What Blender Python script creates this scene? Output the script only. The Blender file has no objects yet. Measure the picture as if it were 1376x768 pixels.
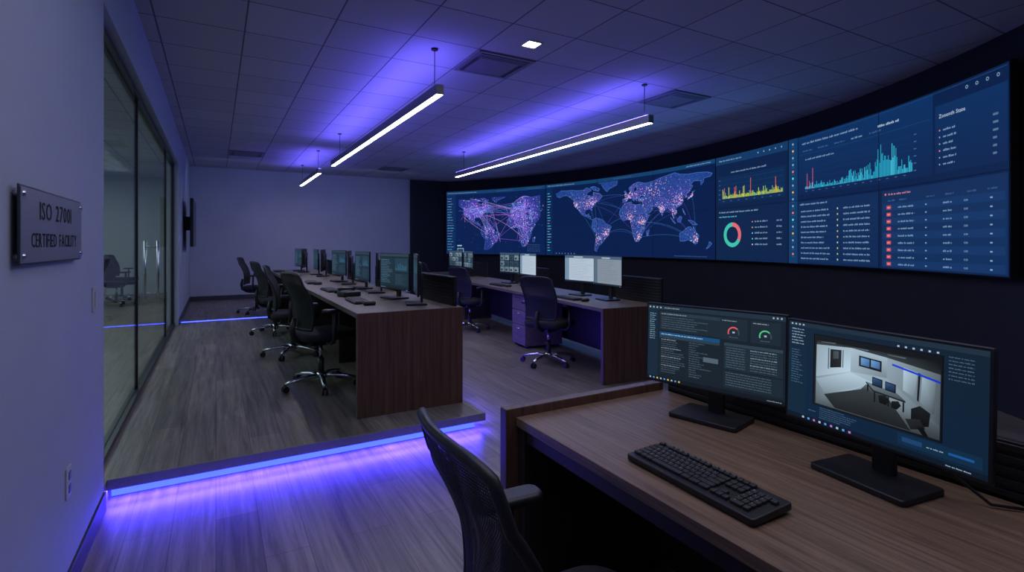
import bpy, bmesh, math, random
from mathutils import Vector, Matrix
random.seed(7)
C = bpy.context.scene.collection
R = math.radians
PI = math.pi
EYE = 1.363          # camera height
CEIL = 3.07
PZ = 0.12            # platform height
try:
    bpy.context.scene.view_settings.view_transform = 'Standard'
except Exception:
    pass

# ------------------------------------------------------------------ materials
def nt(name):
    m = bpy.data.materials.new(name); m.use_nodes = True
    n = m.node_tree; b = n.nodes['Principled BSDF']
    return m, n, b
def setc(b, key, v):
    b.inputs[key].default_value = v
def plain(name, col, rough=.5, metal=0, var=.12, scale=8, bump=0, bscale=200, spec=.5, sheen=0):
    m, n, b = nt(name)
    tc = n.nodes.new('ShaderNodeTexCoord')
    nz = n.nodes.new('ShaderNodeTexNoise'); nz.inputs['Scale'].default_value = scale; nz.inputs['Detail'].default_value = 4
    n.links.new(tc.outputs['Object'], nz.inputs['Vector'])
    rp = n.nodes.new('ShaderNodeValToRGB')
    rp.color_ramp.elements[0].position = .3; rp.color_ramp.elements[1].position = .7
    rp.color_ramp.elements[0].color = tuple(c*(1-var) for c in col)+(1,)
    rp.color_ramp.elements[1].color = tuple(min(1, c*(1+var)) for c in col)+(1,)
    n.links.new(nz.outputs['Fac'], rp.inputs['Fac']); n.links.new(rp.outputs['Color'], b.inputs['Base Color'])
    setc(b, 'Roughness', rough); setc(b, 'Metallic', metal); setc(b, 'Specular IOR Level', spec)
    if sheen: setc(b, 'Sheen Weight', sheen)
    if bump:
        n2 = n.nodes.new('ShaderNodeTexNoise'); n2.inputs['Scale'].default_value = bscale
        n.links.new(tc.outputs['Object'], n2.inputs['Vector'])
        bp = n.nodes.new('ShaderNodeBump'); bp.inputs['Strength'].default_value = bump; bp.inputs['Distance'].default_value = .002
        n.links.new(n2.outputs['Fac'], bp.inputs['Height']); n.links.new(bp.outputs['Normal'], b.inputs['Normal'])
    return m
def mesh_fabric():
    # woven chair back: fine open weave, partly see-through
    m, n, b = nt('woven_mesh_back')
    setc(b, 'Base Color', (.012, .013, .018, 1)); setc(b, 'Roughness', .7)
    tc = n.nodes.new('ShaderNodeTexCoord')
    wv = n.nodes.new('ShaderNodeTexWave'); wv.bands_direction = 'Z'; wv.inputs['Scale'].default_value = 50; wv.inputs['Distortion'].default_value = .3
    wy = n.nodes.new('ShaderNodeTexWave'); wy.bands_direction = 'Y'; wy.inputs['Scale'].default_value = 50
    n.links.new(tc.outputs['Object'], wv.inputs['Vector']); n.links.new(tc.outputs['Object'], wy.inputs['Vector'])
    mu = n.nodes.new('ShaderNodeMath'); mu.operation = 'MULTIPLY'
    n.links.new(wv.outputs['Fac'], mu.inputs[0]); n.links.new(wy.outputs['Fac'], mu.inputs[1])
    mr = n.nodes.new('ShaderNodeMapRange'); mr.inputs['From Min'].default_value = .15; mr.inputs['From Max'].default_value = .6; mr.inputs['To Min'].default_value = .97; mr.inputs['To Max'].default_value = .4
    n.links.new(mu.outputs[0], mr.inputs['Value']); n.links.new(mr.outputs[0], b.inputs['Alpha'])
    bp = n.nodes.new('ShaderNodeBump'); bp.inputs['Strength'].default_value = .5; bp.inputs['Distance'].default_value = .002
    n.links.new(mu.outputs[0], bp.inputs['Height']); n.links.new(bp.outputs['Normal'], b.inputs['Normal'])
    return m
def wood(name, c1, c2, grain=(40, 1.5, 40), rough=.4):
    m, n, b = nt(name)
    tc = n.nodes.new('ShaderNodeTexCoord'); mp = n.nodes.new('ShaderNodeMapping'); mp.inputs['Scale'].default_value = grain
    n.links.new(tc.outputs['Object'], mp.inputs['Vector'])
    nz = n.nodes.new('ShaderNodeTexNoise'); nz.inputs['Scale'].default_value = 1; nz.inputs['Detail'].default_value = 8; nz.inputs['Roughness'].default_value = .65; nz.inputs['Distortion'].default_value = .8
    n.links.new(mp.outputs['Vector'], nz.inputs['Vector'])
    rp = n.nodes.new('ShaderNodeValToRGB'); rp.color_ramp.elements[0].position = .34; rp.color_ramp.elements[1].position = .66
    rp.color_ramp.elements[0].color = c1+(1,); rp.color_ramp.elements[1].color = c2+(1,)
    n.links.new(nz.outputs['Fac'], rp.inputs['Fac']); n.links.new(rp.outputs['Color'], b.inputs['Base Color'])
    setc(b, 'Roughness', rough)
    bp = n.nodes.new('ShaderNodeBump'); bp.inputs['Strength'].default_value = .15; bp.inputs['Distance'].default_value = .001
    n.links.new(nz.outputs['Fac'], bp.inputs['Height']); n.links.new(bp.outputs['Normal'], b.inputs['Normal'])
    return m
def floor_mat():
    m, n, b = nt('plank_floor')
    tc = n.nodes.new('ShaderNodeTexCoord'); mp = n.nodes.new('ShaderNodeMapping'); mp.inputs['Rotation'].default_value = (0, 0, PI/2)
    n.links.new(tc.outputs['Object'], mp.inputs['Vector'])
    br = n.nodes.new('ShaderNodeTexBrick'); br.inputs['Scale'].default_value = 1
    br.inputs['Brick Width'].default_value = 1.25; br.inputs['Row Height'].default_value = .185
    br.inputs['Mortar Size'].default_value = .0016; br.inputs['Mortar Smooth'].default_value = .2; br.offset = .37
    br.inputs['Color1'].default_value = (.19, .160, .135, 1); br.inputs['Color2'].default_value = (.285, .240, .205, 1); br.inputs['Mortar'].default_value = (.08, .068, .06, 1)
    n.links.new(mp.outputs['Vector'], br.inputs['Vector'])
    m2 = n.nodes.new('ShaderNodeMapping'); m2.inputs['Scale'].default_value = (30, 1.3, 1)
    n.links.new(tc.outputs['Object'], m2.inputs['Vector'])
    nz = n.nodes.new('ShaderNodeTexNoise'); nz.inputs['Scale'].default_value = 1; nz.inputs['Detail'].default_value = 10; nz.inputs['Roughness'].default_value = .7; nz.inputs['Distortion'].default_value = .5
    n.links.new(m2.outputs['Vector'], nz.inputs['Vector'])
    rp = n.nodes.new('ShaderNodeValToRGB'); rp.color_ramp.elements[0].position = .32; rp.color_ramp.elements[1].position = .68
    rp.color_ramp.elements[0].color = (.38, .38, .38, 1); rp.color_ramp.elements[1].color = (1.3, 1.3, 1.3, 1)
    n.links.new(nz.outputs['Fac'], rp.inputs['Fac'])
    mx = n.nodes.new('ShaderNodeMix'); mx.data_type = 'RGBA'; mx.blend_type = 'MULTIPLY'; mx.inputs['Factor'].default_value = 1
    n.links.new(br.outputs['Color'], mx.inputs[6]); n.links.new(rp.outputs['Color'], mx.inputs[7]); n.links.new(mx.outputs[2], b.inputs['Base Color'])
    setc(b, 'Roughness', .36)
    bp = n.nodes.new('ShaderNodeBump'); bp.inputs['Strength'].default_value = .2; bp.inputs['Distance'].default_value = .002
    n.links.new(nz.outputs['Fac'], bp.inputs['Height']); n.links.new(bp.outputs['Normal'], b.inputs['Normal'])
    return m
def ceil_mat():
    m, n, b = nt('ceiling_tiles')
    tc = n.nodes.new('ShaderNodeTexCoord'); mp = n.nodes.new('ShaderNodeMapping'); mp.inputs['Location'].default_value = (-.2+.6, -.5+.6, 0)
    n.links.new(tc.outputs['Object'], mp.inputs['Vector'])
    br = n.nodes.new('ShaderNodeTexBrick'); br.inputs['Scale'].default_value = 1; br.offset = 0; br.squash = 1
    br.inputs['Brick Width'].default_value = .6; br.inputs['Row Height'].default_value = .6
    br.inputs['Mortar Size'].default_value = .0065; br.inputs['Mortar Smooth'].default_value = .2
    br.inputs['Color1'].default_value = (.47, .49, .52, 1); br.inputs['Color2'].default_value = (.54, .56, .59, 1); br.inputs['Mortar'].default_value = (.14, .14, .17, 1)
    n.links.new(mp.outputs['Vector'], br.inputs['Vector'])
    n.links.new(br.outputs['Color'], b.inputs['Base Color']); setc(b, 'Roughness', .85)
    nz = n.nodes.new('ShaderNodeTexNoise'); nz.inputs['Scale'].default_value = 90
    n.links.new(tc.outputs['Object'], nz.inputs['Vector'])
    bp = n.nodes.new('ShaderNodeBump'); bp.inputs['Strength'].default_value = .25; bp.inputs['Distance'].default_value = .002
    n.links.new(nz.outputs['Fac'], bp.inputs['Height']); n.links.new(bp.outputs['Normal'], b.inputs['Normal'])
    return m
def emis(name, col, s):
    m, n, b = nt(name)
    setc(b, 'Base Color', (.02, .02, .02, 1)); setc(b, 'Emission Color', col+(1,)); setc(b, 'Emission Strength', s)
    return m
def screen_mat(name, s, rough=.35):
    m, n, b = nt(name)
    a = n.nodes.new('ShaderNodeAttribute'); a.attribute_name = 'Col'
    n.links.new(a.outputs['Color'], b.inputs['Emission Color']); setc(b, 'Emission Strength', s)
    setc(b, 'Base Color', (.004, .004, .005, 1)); setc(b, 'Roughness', rough); setc(b, 'Specular IOR Level', .25)
    return m
def glass_mat():
    m = bpy.data.materials.new('clear_glass'); m.use_nodes = True; n = m.node_tree; n.nodes.clear()
    o = n.nodes.new('ShaderNodeOutputMaterial'); mx = n.nodes.new('ShaderNodeMixShader'); t = n.nodes.new('ShaderNodeBsdfTransparent'); g = n.nodes.new('ShaderNodeBsdfGlossy')
    lw = n.nodes.new('ShaderNodeLayerWeight'); lw.inputs['Blend'].default_value = .5
    pw = n.nodes.new('ShaderNodeMath'); pw.operation = 'POWER'; pw.inputs[1].default_value = 4
    mr = n.nodes.new('ShaderNodeMapRange'); mr.inputs['To Min'].default_value = .02; mr.inputs['To Max'].default_value = .36
    n.links.new(lw.outputs['Facing'], pw.inputs[0]); n.links.new(pw.outputs[0], mr.inputs['Value'])
    t.inputs['Color'].default_value = (.93, .97, .96, 1); g.inputs['Roughness'].default_value = .015
    n.links.new(mr.outputs[0], mx.inputs[0]); n.links.new(t.outputs[0], mx.inputs[1]); n.links.new(g.outputs[0], mx.inputs[2]); n.links.new(mx.outputs[0], o.inputs[0])
    return m
M = dict(
    floor=floor_mat(), ceil=ceil_mat(), glass=glass_mat(),
    wall=plain('painted_wall', (.41, .45, .52), .75, var=.03, scale=3, bump=.15, bscale=120),
    backwall=plain('painted_back_wall', (.45, .47, .54), .8, var=.04, scale=2, bump=.15, bscale=120),
    lobby=plain('lobby_wall', (.50, .54, .54), .8, var=.04, scale=2),
    dark=plain('dark_wall', (.012, .013, .018), .65, var=.15, scale=3),
    base=plain('baseboard_paint', (.05, .05, .065), .5),
    trim=plain('dark_metal_trim', (.05, .05, .055), .35, .7),
    alu=plain('brushed_aluminium', (.28, .29, .33), .45, .8, var=.06, scale=30),
    nosing=plain('step_nosing', (.24, .24, .28), .4, .3, var=.06, scale=30),
    riser=plain('step_riser', (.5, .5, .55), .5, var=.05),
    ventm=plain('vent_metal', (.20, .20, .23), .6, var=.05),
    chrome=plain('polished_aluminium', (.68, .69, .74), .22, 1, var=.04),
    black=plain('black_plastic', (.013, .013, .016), .42, var=.2, scale=20, bump=.1, bscale=400),
    fabric=mesh_fabric(),
    seatf=plain('black_seat_fabric', (.014, .014, .018), .9, var=.25, scale=200, bump=.6, bscale=500),
    gloss=plain('glossy_black', (.01, .01, .012), .25, var=.2),
    key=plain('black_keycap', (.020, .020, .023), .5, var=.15, scale=30),
    legend=plain('key_legend', (.55, .55, .6), .6),
    top=wood('worktop_laminate', (.105, .078, .058), (.19, .145, .110), (45, 2.0, 45), .42),
    top2=wood('near_worktop_laminate', (.105, .064, .038), (.245, .160, .100), (80, 2.4, 80), .45),
    panel=wood('walnut_end_panel', (.060, .032, .022), (.155, .080, .055), (42, 42, 1.3), .42),
    inner=wood('dark_inner_panel', (.02, .014, .014), (.04, .027, .025), (30, 30, 2), .5),
    drawer=wood('violet_lit_brown_drawer', (.14, .09, .085), (.22, .15, .14), (30, 3, 30), .45),  # brown wood, with the violet room light tinted into its colour
    plate=plain('brushed_sign_plate', (.24, .25, .29), .38, .4, var=.05, scale=4),
    plateedge=plain('sign_plate_edge', (.05, .05, .07), .35, .5),
    letter=plain('sign_lettering', (.005, .005, .008), .6, spec=.2),
    white=plain('white_plastic', (.5, .5, .54), .45),
    screen=screen_mat('screen_pixels', 1.0), vwall=screen_mat('video_wall_pixels', 1.0, .5),
    led=emis('blue_led', (.016, .030, 1.0), 8), led2=emis('violet_uplight', (.14, .10, 1.0), 42),
    ledf=emis('floor_blue_led', (.03, .05, 1.0), 9),
    lamp=emis('white_diffuser', (1, .96, .95), 18), spot=emis('spot_diffuser', (1, .86, .7), 16),
    powled=emis('power_light', (.2, .5, 1), 2),
)

# ------------------------------------------------------------------ mesh helpers
class MB:
    def __init__(s): s.v = []; s.f = []; s.sm = []
    def add(s, vs, fs, smooth=False):
        o = len(s.v); s.v += [tuple(v) for v in vs]
        for f in fs: s.f.append([i+o for i in f]); s.sm.append(smooth)
        return s
    def box(s, x0, x1, y0, y1, z0, z1, mtx=None):
        vs = [(x, y, z) for z in (z0, z1) for y in (y0, y1) for x in (x0, x1)]
        if mtx: vs = [mtx @ Vector(v) for v in vs]
        return s.add(vs, [(0, 2, 3, 1), (4, 5, 7, 6), (0, 1, 5, 4), (2, 6, 7, 3), (0, 4, 6, 2), (1, 3, 7, 5)])
    def tube(s, path, r, n=8, smooth=True, flat=1.0, closed=False):
        P = [Vector(p) for p in path]; m = len(P); rr = r if isinstance(r, (list, tuple)) else [r]*m
        vs = []; prev = None
        for i, p in enumerate(P):
            if closed: t = (P[(i+1) % m]-P[i-1])
            else: t = (P[min(i+1, m-1)]-P[max(i-1, 0)])
            t.normalize()
            if prev is None:
                a = Vector((0, 0, 1)) if abs(t.z) < .9 else Vector((1, 0, 0))
                u = t.cross(a).normalized()
            else:
                u = (prev-t*prev.dot(t)).normalized()
            prev = u; w = t.cross(u)
            for k in range(n):
                a = 2*PI*k/n
                vs.append(p+u*math.cos(a)*rr[i]+w*math.sin(a)*rr[i]*flat)
        fs = []
        for i in range(m if closed else m-1):
            j = (i+1) % m
            for k in range(n):
                fs.append((i*n+k, i*n+(k+1) % n, j*n+(k+1) % n, j*n+k))
        s.add(vs, fs, smooth)
        if not closed:
            o = len(s.v)-len(vs)
            s.f.append([o+k for k in reversed(range(n))]); s.sm.append(False)
            s.f.append([o+(m-1)*n+k for k in range(n)]); s.sm.append(False)
        return s
    def cyl(s, p0, p1, r0, r1=None, n=20): return s.tube([p0, p1], [r0, r1 if r1 is not None else r0], n)
    def pill(s, cx, cy, cz, sx, sy, sz, r, e, mtx=None, seg=5, prof=3, top=0.0):
        # rounded-rectangle cushion with rounded rims
        loops = []
        def out(ins, z):
            L = []; hx = sx/2-ins; hy = sy/2-ins; q = max(r-ins, .0008)
            for (ax, ay, a0) in ((1, 1, 0), (-1, 1, 90), (-1, -1, 180), (1, -1, 270)):
                for k in range(seg+1):
                    a = R(a0+90*k/seg)
                    L.append(Vector((cx+ax*(hx-q)+q*math.cos(a), cy+ay*(hy-q)+q*math.sin(a), cz+z)))
            return L
        for k in range(prof+1):
            a = PI/2*k/prof; loops.append(out(e*(1-math.sin(a)), -sz/2+e*(1-math.cos(a))))
        for k in range(prof+1):
            a = PI/2*k/prof; loops.append(out(e*(1-math.cos(a))+top*k/prof, sz/2-e*(1-math.sin(a))))
        n = len(loops[0]); vs = [v for L in loops for v in L]
        if mtx: vs = [mtx @ v for v in vs]
        fs = []
        for i in range(len(loops)-1):
            for k in range(n): fs.append((i*n+k, i*n+(k+1) % n, (i+1)*n+(k+1) % n, (i+1)*n+k))
        s.add(vs, fs, True)
        o = len(s.v)-len(vs)
        s.f.append([o+k for k in reversed(range(n))]); s.sm.append(False)
        s.f.append([o+(len(loops)-1)*n+k for k in range(n)]); s.sm.append(False)
        return s
    def build(s, name, mat, parent=None, bevel=0):
        me = bpy.data.meshes.new(name); me.from_pydata(s.v, [], s.f); me.update()
        me.polygons.foreach_set('use_smooth', s.sm)
        me.materials.append(M[mat] if isinstance(mat, str) else mat)
        o = bpy.data.objects.new(name, me); C.objects.link(o)
        if parent: o.parent = parent
        if bevel:
            b = o.modifiers.new('bevel', 'BEVEL'); b.width = bevel; b.segments = 2; b.limit_method = 'ANGLE'
        return o
def thing(name, label, cat, loc=(0, 0, 0), rz=0, group=None):
    o = bpy.data.objects.new(name, None); o.empty_display_size = .1; C.objects.link(o)
    o.location = loc; o.rotation_euler = (0, 0, rz); o['label'] = label; o['category'] = cat
    if group: o['group'] = group
    return o
def tag(o, label, cat, group=None):
    o['label'] = label; o['category'] = cat
    if group: o['group'] = group
    return o
def struct(name, mb, mat, parent=None, bevel=0):
    o = mb.build(name, mat, parent, bevel)
    if not parent: o['kind'] = 'structure'
    return o
def dup(root, loc, rz, label, group=None):
    r = root.copy(); C.objects.link(r); r.location = loc; r.rotation_euler = (0, 0, rz); r['label'] = label
    if group: r['group'] = group
    for ch in [c for c in bpy.data.objects if c.parent == root]:
        c = ch.copy(); C.objects.link(c); c.parent = r
        for g in [q for q in bpy.data.objects if q.parent == ch]:
            d = g.copy(); C.objects.link(d); d.parent = c
    return r

# ------------------------------------------------------------------ text + canvas
_tc = {}
def text_geo(sx):
    if sx in _tc: return _tc[sx]
    cu = bpy.data.curves.new('t', 'FONT'); cu.body = sx; cu.size = 1; cu.resolution_u = 2
    ob = bpy.data.objects.new('t', cu); C.objects.link(ob)
    bpy.context.view_layer.update()
    dg = bpy.context.evaluated_depsgraph_get()
    me = bpy.data.meshes.new_from_object(ob.evaluated_get(dg))
    vs = [(v.co.x, v.co.y) for v in me.vertices]; fs = [tuple(p.vertices) for p in me.polygons]
    bpy.data.objects.remove(ob); bpy.data.curves.remove(cu); bpy.data.meshes.remove(me)
    w = max([v[0] for v in vs] or [0]); w0 = min([v[0] for v in vs] or [0])
    _tc[sx] = (vs, fs, w0, w); return _tc[sx]
class Canvas:
    def __init__(s, maxw=10): s.v = []; s.f = []; s.c = []; s.maxw = maxw
    def poly(s, pts, col, L=2):
        o = len(s.v); s.v += [(p[0], p[1], L) for p in pts]; s.f.append(list(range(o, o+len(pts)))); s.c.append(col)
    def rect(s, x0, y0, x1, y1, col, L=1):
        n = max(1, int(math.ceil((x1-x0)/s.maxw)))
        for i in range(n):
            a = x0+(x1-x0)*i/n; b = x0+(x1-x0)*(i+1)/n
            s.poly([(a, y0), (b, y0), (b, y1), (a, y1)], col, L)
    def line(s, p, q, w, col, L=3):
        dx, dy = q[0]-p[0], q[1]-p[1]; l = math.hypot(dx, dy) or 1; nx, ny = -dy/l*w/2, dx/l*w/2
        s.poly([(p[0]-nx, p[1]-ny), (q[0]-nx, q[1]-ny), (q[0]+nx, q[1]+ny), (p[0]+nx, p[1]+ny)], col, L)
    def ring(s, cx, cy, r0, r1, a0, a1, col, L=3, n=24):
        for i in range(n):
            a = R(a0+(a1-a0)*i/n); b = R(a0+(a1-a0)*(i+1)/n)
            s.poly([(cx+r0*math.cos(a), cy+r0*math.sin(a)), (cx+r1*math.cos(a), cy+r1*math.sin(a)), (cx+r1*math.cos(b), cy+r1*math.sin(b)), (cx+r0*math.cos(b), cy+r0*math.sin(b))], col, L)
    def disc(s, cx, cy, r, col, L=3, n=8):
        s.poly([(cx+r*math.cos(2*PI*k/n), cy+r*math.sin(2*PI*k/n)) for k in range(n)], col, L)
    def words(s, x, y, w, h, col, L=3):
        h *= .78; e = x+w
        while x < e:
            n_ = random.randint(2, 7)
            for _ in range(n_):
                if x >= e: break
                t_ = random.choice([.42, .42, .58])
                s.rect(x, y, min(x+h*.23, e), y+h*t_, col, L); x += h*.40
            x += .35*h
    def text(s, x, y, t, h, col, L=3, sx=1, align=0):
        vs, fs, w0, w = text_geo(t); k = h/.7; o = len(s.v)
        off = -(w0+w)/2 if align == 1 else 0
        s.v += [(x+(v[0]+off)*k*sx, y+v[1]*k, L) for v in vs]
        for f in fs: s.f.append([i+o for i in f]); s.c.append(col)
    def build(s, name, mat, fn, parent=None):
        me = bpy.data.meshes.new(name); me.from_pydata([fn(*v) for v in s.v], [], s.f); me.update()
        at = me.color_attributes.new('Col', 'FLOAT_COLOR', 'CORNER')
        buf = []
        for f, c in zip(s.f, s.c):
            if isinstance(c[0], tuple):
                for q in c: buf += list(q)+[1]
            else: buf += (list(c)+[1])*len(f)
        at.data.foreach_set('color', buf)
        me.materials.append(M[mat]); o = bpy.data.objects.new(name, me); C.objects.link(o)
        if parent: o.parent = parent
        return o
def rgb(r, g, b, k=1.0):
    f = lambda v: ((v/255)/12.92 if v/255 < .04045 else ((v/255+.055)/1.055)**2.4)*k
    return (f(r), f(g), f(b))

# ------------------------------------------------------------------ room shell
XL = -.5; YB = 13.35
struct('floor', MB().box(-.62, 8.2, -1.6, YB, -.08, 0), 'floor')
struct('floor_platform', MB().box(XL, 1.66, 3.52, YB, 0, .085), 'riser')
struct('floor_platform_deck', MB().box(XL, 1.715, 3.45, YB, .085, PZ), 'floor')
struct('trim_1', MB().box(XL, 1.728, 3.435, 3.45, .066, PZ+.002), 'nosing', bevel=.002)
struct('trim_2', MB().box(1.715, 1.728, 3.45, YB, .066, PZ+.002), 'nosing', bevel=.002)
struct('floor_lobby', MB().box(-4.2, XL-.001, 3.35, 16.2, -.05, PZ-.002), 'floor')
struct('ceiling', MB().box(-4.2, 8.2, -1.6, 16.2, CEIL, CEIL+.1), 'ceil')
struct('wall_left', MB().box(-.64, XL, -1.6, 3.35, 0, CEIL), 'wall')
struct('wall_left_header', MB().box(-.64, XL, 3.35, 9.5, 2.60, CEIL), 'wall')
struct('wall_left_far', MB().box(-.64, XL, 9.5, YB, PZ, CEIL), 'wall')
struct('wall_back', MB().box(XL, 5.75, YB, YB+.12, 0, CEIL), 'backwall')
struct('wall_back_dark_return', MB().box(4.47, 5.62, 13.27, YB, 0, CEIL), 'dark')
struct('wall_lobby_left', MB().box(-4.3, -4.2, 3.25, 16.2, 0, CEIL), 'lobby')
struct('wall_lobby_back', MB().box(-4.2, XL, 16.1, 16.2, 0, CEIL), 'lobby')
struct('wall_lobby_front', MB().box(-4.2, -.64, 3.25, 3.35, 0, CEIL), 'lobby')
struct('wall_lobby_right', MB().box(-.64, XL, YB+.12, 16.1, 0, CEIL), 'lobby')
struct('baseboard_left', MB().box(XL, XL+.012, -1.6, 3.34, 0, .10), 'base', bevel=.003)
struct('baseboard_left_far', MB().box(XL, XL+.012, 9.5, YB, PZ, PZ+.10), 'base', bevel=.003)
struct('baseboard_back', MB().box(XL+.012, 1.71, YB-.012, YB, PZ, PZ+.10), 'base', bevel=.003)
struct('baseboard_back_right', MB().box(1.74, 4.46, YB-.012, YB, 0, .10), 'base', bevel=.003)
# curved dark wall behind the displays
CX, CY, RV = -2.3, 7.46, 9.62
mb = MB(); n = 60; a0, a1 = 37.4, -54
vs = []; fs = []
for i in range(n+1):
    a = R(a0+(a1-a0)*i/n)
    for rr in (RV+.12, RV+.26):
        for z in (0, CEIL): vs.append((CX+rr*math.cos(a), CY+rr*math.sin(a), z))
for i in range(n):
    p = i*4; q = p+4
    fs += [(p, p+1, q+1, q), (p+2, q+2, q+3, p+3), (p+1, p+3, q+3, q+1), (p, q, q+2, p+2)]
mb.add(vs, fs); struct('wall_right', mb, 'dark')

# glass front of the side room
GX = -.58
def glass_panel(name, y0, y1):
    return struct(name, MB().box(GX-.005, GX+.005, y0, y1, PZ+.035, 2.56), 'glass')
g1 = glass_panel('window_1', 3.36, 5.33)
g2 = glass_panel('window_2', 8.19, 9.46)
d1 = glass_panel('door_1', 5.35, 8.17)
mb = MB()
for s_ in (-.055, .055):
    mb.tube([(GX+s_, 6.5, .80), (GX+s_, 6.5, 1.40)], .012, 12)
for z in (.86, 1.34): mb.tube([(GX-.055, 6.5, z), (GX+.055, 6.5, z)], .008, 10)
h = mb.build('handle', 'chrome', d1)
mb = MB(); mb.box(GX-.03, GX+.03, 3.35, 9.5, 2.56, 2.60); mb.box(GX-.03, GX+.03, 3.35, 9.5, PZ, PZ+.035)
struct('trim_3', mb, 'trim')
mb = MB(); mb.box(GX-.012, GX+.012, 5.33, 5.35, PZ+.035, 2.56); mb.box(GX-.012, GX+.012, 8.17, 8.19, PZ+.035, 2.56); mb.box(GX-.02, GX+.02, 9.46, 9.5, PZ+.035, 2.56)
struct('trim_4', mb, 'trim')

# ------------------------------------------------------------------ LED strips
o = MB().box(XL+.01, 1.67, 3.508, 3.519, .006, .060).build('led_strip', 'led')
tag(o, 'glowing blue light strip under the front lip of the raised platform', 'light strip', 'platform light strips')
o = MB().box(1.661, 1.672, 3.53, 13.2, .006, .060).build('led_strip', 'led')
tag(o, 'blue light strip under the right side of the platform beside the desk', 'light strip', 'platform light strips')
o = MB().box(XL+.02, .78, 9.79, 9.82, PZ-.001, PZ+.006).build('led_strip', 'ledf')
tag(o, 'thin blue light line set in the far platform floor before the back wall', 'light strip')

# ------------------------------------------------------------------ pendants
def pendant(x, y0, y1, label, cables):
    L = y1-y0; z = 2.64
    t = thing('pendant_light', label, 'pendant light', (x, (y0+y1)/2, z), 0, 'linear pendant lights')
    hs = MB().box(-.035, .035, -L/2, L/2, 0, .085).build('housing', 'alu', t, .004)
    MB().box(-.027, .027, -L/2+.01, L/2-.01, -.002, .001).build('diffuser', 'lamp', t)
    MB().box(-.02, .02, -L/2+.03, L/2-.03, .085, .09).build('uplight', 'led2', hs)
    for cy in cables:
        cb = MB().cyl((0, cy-(y0+y1)/2, .085), (0, cy-(y0+y1)/2, CEIL-z-.012), .0035, n=6).build('cable', 'black', t)
        MB().cyl((0, cy-(y0+y1)/2, CEIL-z-.014), (0, cy-(y0+y1)/2, CEIL-z), .03, n=16).build('ceiling_cap', 'black', cb)
    return t
pendant(1.66, 4.16, 8.85, 'long white-lit linear pendant hanging over the left desk row', (4.29, 8.3))
pendant(1.62, 9.85, 12.2, 'short linear pendant farthest back, in line beyond the left long one', (10.0, 12.0))
pendant(3.98, 4.04, 9.15, 'long white-lit linear pendant hanging over the right desk row', (4.14, 8.8))

# ------------------------------------------------------------------ ceiling vents + spot
def vent(x, y, label):
    t = thing('ceiling_vent', label, 'air vent', (x, y, CEIL), 0, 'ceiling air vents')
    mb = MB(); mb.box(-.29, .29, -.29, -.25, -.012, 0); mb.box(-.29, .29, .25, .29, -.012, 0); mb.box(-.29, -.25, -.25, .25, -.012, 0); mb.box(.25, .29, -.25, .25, -.012, 0)
    mb.build('frame', 'ventm', t)
    MB().box(-.25, .25, -.25, .25, -.003, 0).build('backing', 'base', t)
    mb = MB(); mb.box(-.2, .2, -.13, .25, -.010, -.003)
    for k in range(3): mb.box(-.24, .24, -.235+k*.035, -.215+k*.035, -.014, -.003)
    mb.build('louvre', 'ventm', t)
vent(2.3, 4.4, 'square ceiling vent near the small square spotlight')
vent(4.7, 4.4, 'square ceiling vent beside the right long pendant near the video wall')
vent(.5, 11.0, 'small-looking ceiling vent far back left above the wall screen')
vent(3.5, 11.6, 'small-looking ceiling vent far back in front of the dark corner')
t = thing('square_downlight', 'small square lit downlight recessed in the ceiling beside a vent', 'downlight', (2.34, 3.78, CEIL))
mb = MB(); mb.box(-.075, .075, -.075, -.06, -.008, 0); mb.box(-.075, .075, .06, .075, -.008, 0); mb.box(-.075, -.06, -.06, .06, -.008, 0); mb.box(.06, .075, -.06, .06, -.008, 0)
mb.build('frame', 'white', t); MB().box(-.06, .06, -.06, .06, -.004, 0).build('diffuser', 'spot', t)
t = thing('round_downlight', 'downlight in the side room ceiling seen through the glass', 'downlight', (-1.9, 9.3, CEIL))
MB().cyl((0, 0, -.01), (0, 0, 0), .09, n=24).build('frame', 'white', t); MB().cyl((0, 0, -.014), (0, 0, -.01), .07, n=24).build('diffuser', 'spot', t)

# ------------------------------------------------------------------ wall things, left
t = thing('wall_sign', 'brushed metal plate sign reading ISO 27001 CERTIFIED FACILITY on the left wall', 'sign', (XL, 2.33, 1.418))
pl = MB().box(.020, .024, -.376, .376, -.110, .110).build('plate', 'plate', t, .001)
MB().box(.016, .0199, -.382, .382, -.116, .116).build('backing_edge', 'plateedge', t, .001)
for y in (-.355, .355):
    for z in (-.090, .090):
        MB().cyl((0, y, z), (.030, y, z), .009, n=14).build('standoff', 'chrome', t)
def sign_line(words, yz, h, sx, bold, space):
    # letters placed one by one with even spacing, each word its own raised mesh
    k = h/.7*sx; wd = []
    for w in words:
        gs = [text_geo(ch) for ch in w]; wd.append((w, gs, sum((g[3]-g[2])*k for g in gs)+space*(len(w)-1)))
    gap = space*4.2; tot = sum(x_[2] for x_ in wd)+gap*(len(wd)-1); x = -tot/2
    for w, gs, ww in wd:
        cv = Canvas()
        for ch, g in zip(w, gs):
            for i_, dx in enumerate((-bold, 0, bold)): cv.text(x-g[2]*k+dx, yz, ch, h, (0, 0, 0), i_, sx)
            x += (g[3]-g[2])*k+space
        x += gap-space
        cv.build('lettering', 'letter', lambda a, b, L: (.0246+L*.0002, a, b), t)
sign_line(['ISO', '27001'], .022, .056, 1.10, .0016, .0125); sign_line(['CERTIFIED', 'FACILITY'], -.064, .044, .86, .0012, .0095)
t = thing('light_switch', 'small white switch plate on the left wall beside the glass', 'light switch', (XL, 3.09, 1.105))
cp = MB().box(0, .007, -.037, .037, -.06, .06).build('cover_plate', 'white', t, .003)
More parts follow.
